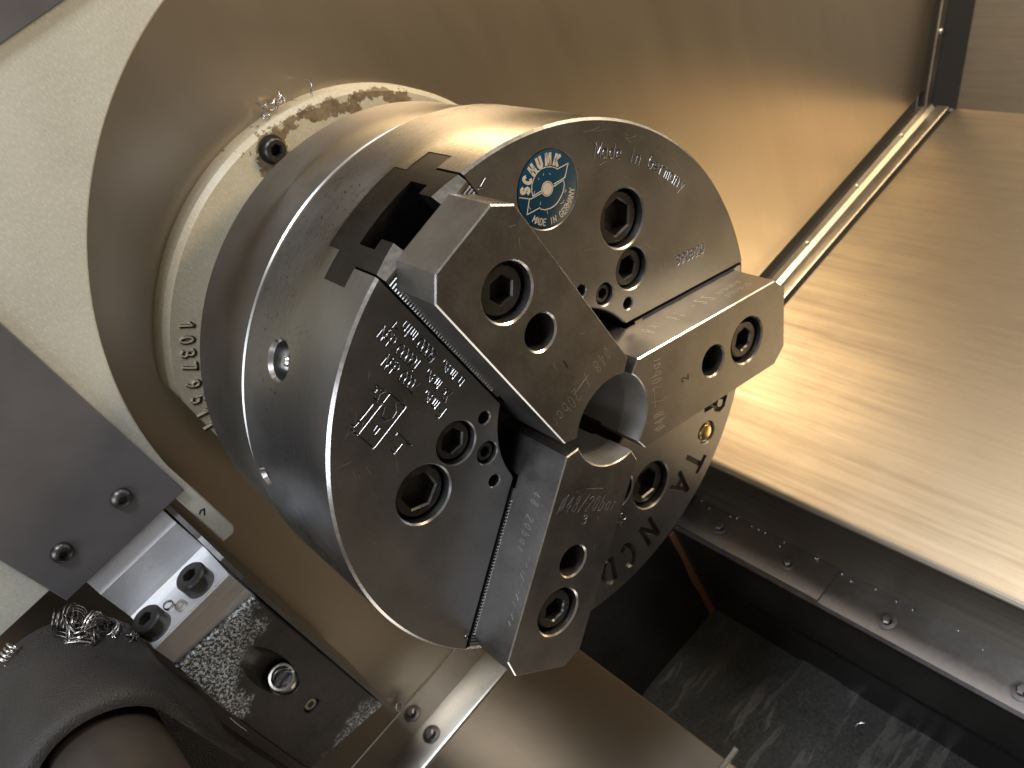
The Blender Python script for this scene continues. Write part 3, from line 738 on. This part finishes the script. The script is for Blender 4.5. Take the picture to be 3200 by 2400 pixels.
# ================================================================== SPINDLE RING (painted casting the chuck runs in front of)
ring = thing('spindle_ring', 'cream painted cast ring behind the chuck with flaking paint and stamped digits', 'ring', (-1.345, 0, -1.02))
RX = -1.29
pts = []
for i in range(180):
    a = 2 * PI * i / 180; y, z = math.cos(a), math.sin(a); pts.append((y, z))
def ring_poly(r):
    out = []
    for y, z in pts:
        y_, z_ = y * r, z * r
        if y_ < -.925: z_ = z_; y_ = -.925
        out.append((y_, z_))
    return out
g = G(); P0, P1, P2 = ring_poly(1.032), ring_poly(1.026), ring_poly(1.004)
v = [(WX + .001, *p) for p in P0] + [(RX - .022, *p) for p in P1] + [(RX, *p) for p in P2] + [(RX, p[0] * .6, p[1] * .6) for p in pts]
f = []
for k in range(3):
    for i in range(180): f.append((k * 180 + i, k * 180 + (i + 1) % 180, (k + 1) * 180 + (i + 1) % 180, (k + 1) * 180 + i))
g.add(v, f); f2 = [list(range(180)), [540 + i for i in range(180)]]; g.f += f2
obj('ring_body', g, 'creamring', ring, sm=35)
dig = []
for ch, deg in zip('10379511', (139.0, 142.7, 146.2, 149.8, 154.6, 158.8, 163.0, 167.0)):
    dig += text_arc(ch, .94, R(deg), 0, .052, .85, inward=True)
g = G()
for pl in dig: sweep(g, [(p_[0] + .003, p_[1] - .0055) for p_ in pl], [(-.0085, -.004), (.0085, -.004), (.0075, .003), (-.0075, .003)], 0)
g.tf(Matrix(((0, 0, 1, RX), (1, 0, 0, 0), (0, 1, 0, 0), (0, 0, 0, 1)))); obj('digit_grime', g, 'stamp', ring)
g = G()
for pl in dig: sweep(g, pl, [(-.005, -.004), (.005, -.004), (.0025, .007), (-.0025, .007)], 0)
g.tf(Matrix(((0, 0, 1, RX), (1, 0, 0, 0), (0, 1, 0, 0), (0, 0, 0, 1)))); obj('cast_digits', g, 'creamring', ring)
MX = Matrix(((0, 0, 1, 0), (1, 0, 0, 0), (0, 1, 0, 0), (0, 0, 0, 1)))      # local z to world +x
link('socket_screw', socket_screw(.047, .025, .06), 'oxide', ring, T(RX + .045, .006, .94) @ MX)
link('screw_seat', G().lathe([(.058, 0), (.058, .003)], 32).mesh('seat'), 'stamp', ring, T(RX - .0015, .006, .94) @ MX)

# ================================================================== HEADSTOCK COVERS
cp = thing('headstock_plate', 'cream painted plate with a wide round cutout beside the chuck', 'plate', (-1.15, -1.9, .2))
a_ = [(.3304 + 1.481 * math.cos(R(d)), .1919 + 1.481 * math.sin(R(d))) for d in [96 + 80 * i / 60 for i in range(61)]]
poly = [(-3.4, 2.6), (-3.4, .262), (-1.2156, .262), (-1.2156, -.138), (-1.168, -.142), (-1.149, -.130), (-1.142, -.112), (-1.143, .1)] + a_[::-1] + [(.175, 2.6)]
obj('plate_body', G().prism(poly, -1.16, -1.1, 'x', ch=.006), 'cream', cp, sm=25)
mk = [[(-1.188, .03), (-1.172, .052), (-1.186, .058), (-1.198, .05)]]
g = G()
for pl in mk: sweep(g, pl, [(-.004, -.002), (.004, -.002), (.003, .0015), (-.003, .0015)], 0)
g.tf(Matrix(((0, 0, 1, -1.1), (1, 0, 0, 0), (0, 1, 0, 0), (0, 0, 0, 1)))); obj('arrow_mark', g, 'stamp', cp)
upper = obj('guard_sheet', G().prism([(-3.4, 1.786), (-.1, 1.786), (-.1, 2.7), (-3.4, 2.7)], -1.099, -1.075, 'x', ch=.004), 'greypaint', label='grey sheet lying over the top of the cream plate', category='sheet')

# ================================================================== SETTING ARM: grey cover, milled block, black cast arm
arm = thing('setting_arm', 'tool setting arm with grey cover, aluminium clamp block and worn black casting', 'arm', (-1.0, -1.48, -1.34))
cov = [(-1.747, .1975), (-1.172, .1975), (-1.169, .2005), (-1.1705, 1.5), (-1.82, 1.5)]
obj('cover', G().prism(cov, -1.099, -1.07, 'x', ch=.004), 'greypaint', arm)
btn = G()
n = 32
v = []; prof = [(.041, 0), (.040, .008), (.034, .018), (.024, .024), (.017, .026)]
btnm = G().lathe(prof + [(.0165, .012)], 32).mesh('btn', 60)
for y, z in ((-1.343, .366), (-1.621, .3665)): 
    b_ = link('button_screw', btnm, 'oxide', arm, T(-1.07, y, z) @ MX)
# aluminium block
Y0, Y1 = -1.665, -1.283; LZ2 = -.095; X2 = -.8685
side_poly = [(-1.135, .24), (-1.135, .165), (-1.104, .102), (-1.1, .095), (-1.1, LZ2 + .045), (-1.094, LZ2 + .022), (-1.078, LZ2 + .006), (-1.055, LZ2), (X2, LZ2), (X2, -.212), (X2 - .02, -.235), (X2 - .02, -.30), (-1.3, -.30), (-1.3, .24)]
blk = obj('clamp_block', G().prism(side_poly, Y0, Y1, 'y'), 'alu', arm)
obj('milled_front', G().box(X2 - .001, X2 + .003, Y0 + .002, Y1 - .002, -.210, LZ2 - .006), 'alubrushed', blk)
scr = socket_screw(.065, .029, .075)
for y in (-1.388, -1.612): link('socket_screw', scr, 'oxide', arm, T(-.945, y, LZ2 + .0735) @ Matrix.Rotation(y, 4, 'Z'))
link('threaded_sleeve', G().lathe([(.016, 0), (.024, 0), (.024, .018), (.016, .018)], 24, close=True).mesh('slv', 40), 'trim', arm, T(-.925, -1.492, LZ2 + .001))
# cast arm with an angled lubrication bore
cy0, cy1 = -1.70, -1.283
ca = G().prism([(cy0 + .025, -.245), (cy1 - .004, -.275), (cy1, -.30), (cy1 + .012, -1.335), (cy0 - .0, -1.25), (cy0 - .008, -1.2), (cy0, -.6)], -1.28, X2 - .002, 'x', ch=.008).mesh('cast_arm')
bc = G().lathe([(.078, 0), (.078, .9)], 40); ax = Vector((.40, -.02, .916)).normalized()
P_ = Vector((X2 - .075, -1.468, -.80)); rotm = ax.to_track_quat('Z', 'Y').to_matrix().to_4x4()
bc.tf(Matrix.Translation(P_) @ rotm)
ca = boolean(ca, bc.mesh())
b2 = G().lathe([(.040, -.05), (.040, .05)], 28); b2.tf(Matrix.Translation((X2, -1.478, -.968)) @ MX); ca = boolean(ca, b2.mesh())
smooth(ca, 30); link('cast_arm', ca, 'castspeck', arm)
link('bore_ring', G().lathe([(.048, 0), (.066, 0), (.066, .035), (.060, .042), (.050, .04)], 32, close=True).mesh('br', 40), 'trim', arm, T(*(P_ + ax * .012)) @ rotm)
g = G()
for i in range(3):
    a = i * 2.2; g.tube([P_ + ax * .05 + Vector((.01 * i, .045 * math.cos(a + t), .045 * math.sin(a + t))) for t in [k * .35 for k in range(9)]], .005, 6)
obj('wire_clip', g, 'bright', arm, sm=50)
link('set_screw', socket_screw(.034, .016, .03), 'trim', arm, T(X2 - .016, -1.478, -.968) @ MX)
# thin side sheet whose front edge follows block and casting
sx = [(-1.16, .22), (-1.10, .12), (-1.02, .02), (-.93, -.07), (-.875, -.17), (-.858, -.28), (-.856, -1.345), (-1.30, -1.345), (-1.30, .22)]
obj('side_sheet', G().prism(sx, -1.272, -1.252, 'y'), 'blacksheet', arm)

# ================================================================== DARK CAST HOUSING at the lower left
hs = thing('bearing_housing', 'rough dark cast bearing housing with an arched top around a smooth shaft', 'housing', (-.65, -1.95, -2.1))
HC = (-1.95, .02); HR = .292
def arch(r, rb, n=28, right=None, zb=-2.08):
    p_ = [(HC[0] + r * math.cos(R(a)), HC[1] + r * math.sin(R(a))) for a in [-4 + 188 * i / n for i in range(n + 1)]]
    return p_
aro = arch(HR, 0)
oute = aro + [(HC[0] - HR + .02, -.35), (-2.6, -1.0), (-2.6, -2.08), (-1.755, -2.08), (-1.755, -.60), (-1.70, -.42), (HC[0] + HR - .035, -.18)]
rows_ = []
g = G()
def ringpts(sc, x):
    c = Vector(HC); return [(x, *(c + (Vector(p) - c) * sc)) for p in oute]
secs = [(-.92, .985), (-.90, 1.0), (-.475, 1.0), (-.445, .992), (-.424, .972), (-.410, .94), (-.404, .90)]
n = len(oute); v = []; f = []
for x, s_ in secs: v += ringpts(s_, x)
for k in range(len(secs) - 1):
    for i in range(n): f.append((k * n + i, k * n + (i + 1) % n, (k + 1) * n + (i + 1) % n, (k + 1) * n + i))
f.append(list(range(n))[::-1]); f.append([(len(secs) - 1) * n + i for i in range(n)])
g.add(v, f); hm = g.mesh('housing')
cb = G().prism([(HC[0] + .236 * math.cos(R(a)), HC[1] + .236 * math.sin(R(a))) for a in range(0, 181, 6)] + [(HC[0] - .236, -1.8), (HC[0] + .236, -1.8)], -.80, -.2, 'x')
hm = boolean(hm, cb.mesh()); smooth(hm, 38); link('housing_body', hm, 'cast', hs)
g = G().lathe([(.205, -.82), (.205, .25), (.198, .275), (.06, .28)], 72, axis='x', c=(HC[0] - .006, HC[1] - .012))
obj('shaft', g, 'shaft', hs, sm=40)

# ================================================================== SWARF
def curl(c, r, turns, pitch, axis, thick, ph=0.0, n=14):
    ax = Vector(axis).normalized(); u_ = ax.orthogonal().normalized(); w_ = ax.cross(u_); N = max(6, int(n * turns))
    return [Vector(c) + ax * (pitch * t) + u_ * (r * math.cos(ph + 2 * PI * t)) + w_ * (r * math.sin(ph + 2 * PI * t)) for t in [turns * k / N for k in range(N + 1)]]
nest = thing('swarf_nest', 'tangle of bright steel swarf curls on the dark cast housing', 'swarf', (-.78, -1.73, .16))
rn = random.Random(3)
spots = [(-.80, -1.775, .245, .036), (-.78, -1.75, .225, .044), (-.76, -1.745, .205, .034), (-.83, -1.735, .24, .03), (-.80, -1.71, .21, .034), (-.84, -1.70, .19, .03), (-.80, -1.69, .15, .028),
         (-.78, -1.685, .11, .026), (-.82, -1.69, .13, .022), (-.76, -1.755, .215, .026), (-.85, -1.72, .27, .03), (-.80, -1.672, .07, .024), (-.80, -1.668, .05, .02), (-.86, -1.76, .285, .026)]
for i_ in range(16):
    x, y, z, r_ = spots[i_ % 12]; spots.append((x + rn.uniform(-.03, .02), y + rn.uniform(-.025, .012), z + rn.uniform(-.02, .02), r_ * rn.uniform(.6, 1.2)))
for i_, (x, y, z, r_) in enumerate(spots):
    pth = curl((x, y, z), r_ * 1.35, rn.uniform(1.2, 2.6), rn.uniform(.008, .02), (rn.uniform(-1, 1), rn.uniform(-1, 1), rn.uniform(-.6, 1)), .003, rn.uniform(0, 6))
    obj('swarf_curl', G().tube(pth, .0036, 6, .45), 'swarf' if i_ % 3 == 0 else 'swarfdark', nest, sm=60)
def chip(name, label, paths, group=None):
    t_ = thing(name, label, 'swarf', tuple(paths[0][0]))
    for p_ in paths: obj('curl', G().tube(p_, .0042, 6, .5), 'swarf', t_, sm=60)
chip('swarf_tuft', 'small tuft of steel swarf caught on top of the cream ring', [curl((-1.335, .085 + .02 * i, 1.045 + .008 * (i % 3)), .018 + .004 * (i % 2), 1.3, .012, (rn.uniform(-1, 1), rn.uniform(-1, 1), rn.uniform(-1, 1)), .003, i) for i in range(6)] + [[(-1.34, .10, 1.04), (-1.34, .085, 1.075), (-1.335, .075, 1.105)]])
chip('swarf_hook', 'single hooked sliver of swarf standing on the cream ring', [[(-1.335, .29, .985), (-1.335, .30, 1.005), (-1.335, .318, 1.02), (-1.335, .322, 1.045), (-1.335, .308, 1.06), (-1.335, .297, 1.055)]])
chip('swarf_spiral', 'short spiral chip at the left rim of the dark cast housing', [curl((-.88, -1.985, .315), .022, 4.2, .017, (0, 1, .25), .003, 1)])
chip('swarf_curl', 'tiny coiled chip between the two screws on the aluminium block', [curl((-.955, -1.525, LZ2 + .025), .02, 2.2, .008, (.3, .2, 1), .003)])
chip('swarf_crumb', 'curled chip in the corner between casting tip and wall', [curl((-1.37, -1.262, -2.02), .025, 2.0, .012, (1, .3, .4), .003)])
chip('swarf_sliver', 'flat bright sliver in the gap beside the black casting', [[(-.93, -1.725, -.70), (-.93, -1.73, -.76), (-.92, -1.728, -.82)]])
chip('swarf_arc', 'thin arc of swarf lying on the trough floor near its wall', [curl((.19, .557, PZ + .035), .035, .6, .004, (0, 0, 1), .003, 1)])
# glinting specks on the ledge, too small to tell apart
g = G()
for x, y in ((-1.088, 1.01), (-1.003, .988), (-.841, 1.002), (-.794, 1.012), (-.677, 1.01), (-.623, 1.01), (-.574, 1.01), (-.438, .973), (-.432, 1.01), (-.208, 1.008), (-.197, 1.01), (-.027, .999), (.039, .987), (.181, 1.01), (.313, .999), (.408, .998), (.659, 1.01), (.806, .977)):
    q = G().lathe([(.003, 0), (.0065, .002), (.007, .006), (.004, .010), (.0015, .011)], 8); q.tf(Matrix.Translation((x, y, LZ + (.012 if x < -.06 else .0)))); g.add(q.v, q.f)
obj('metal_specks', g, 'bright', sm=60, kind='stuff', label='bright metal specks scattered along the black ledge', category='swarf')
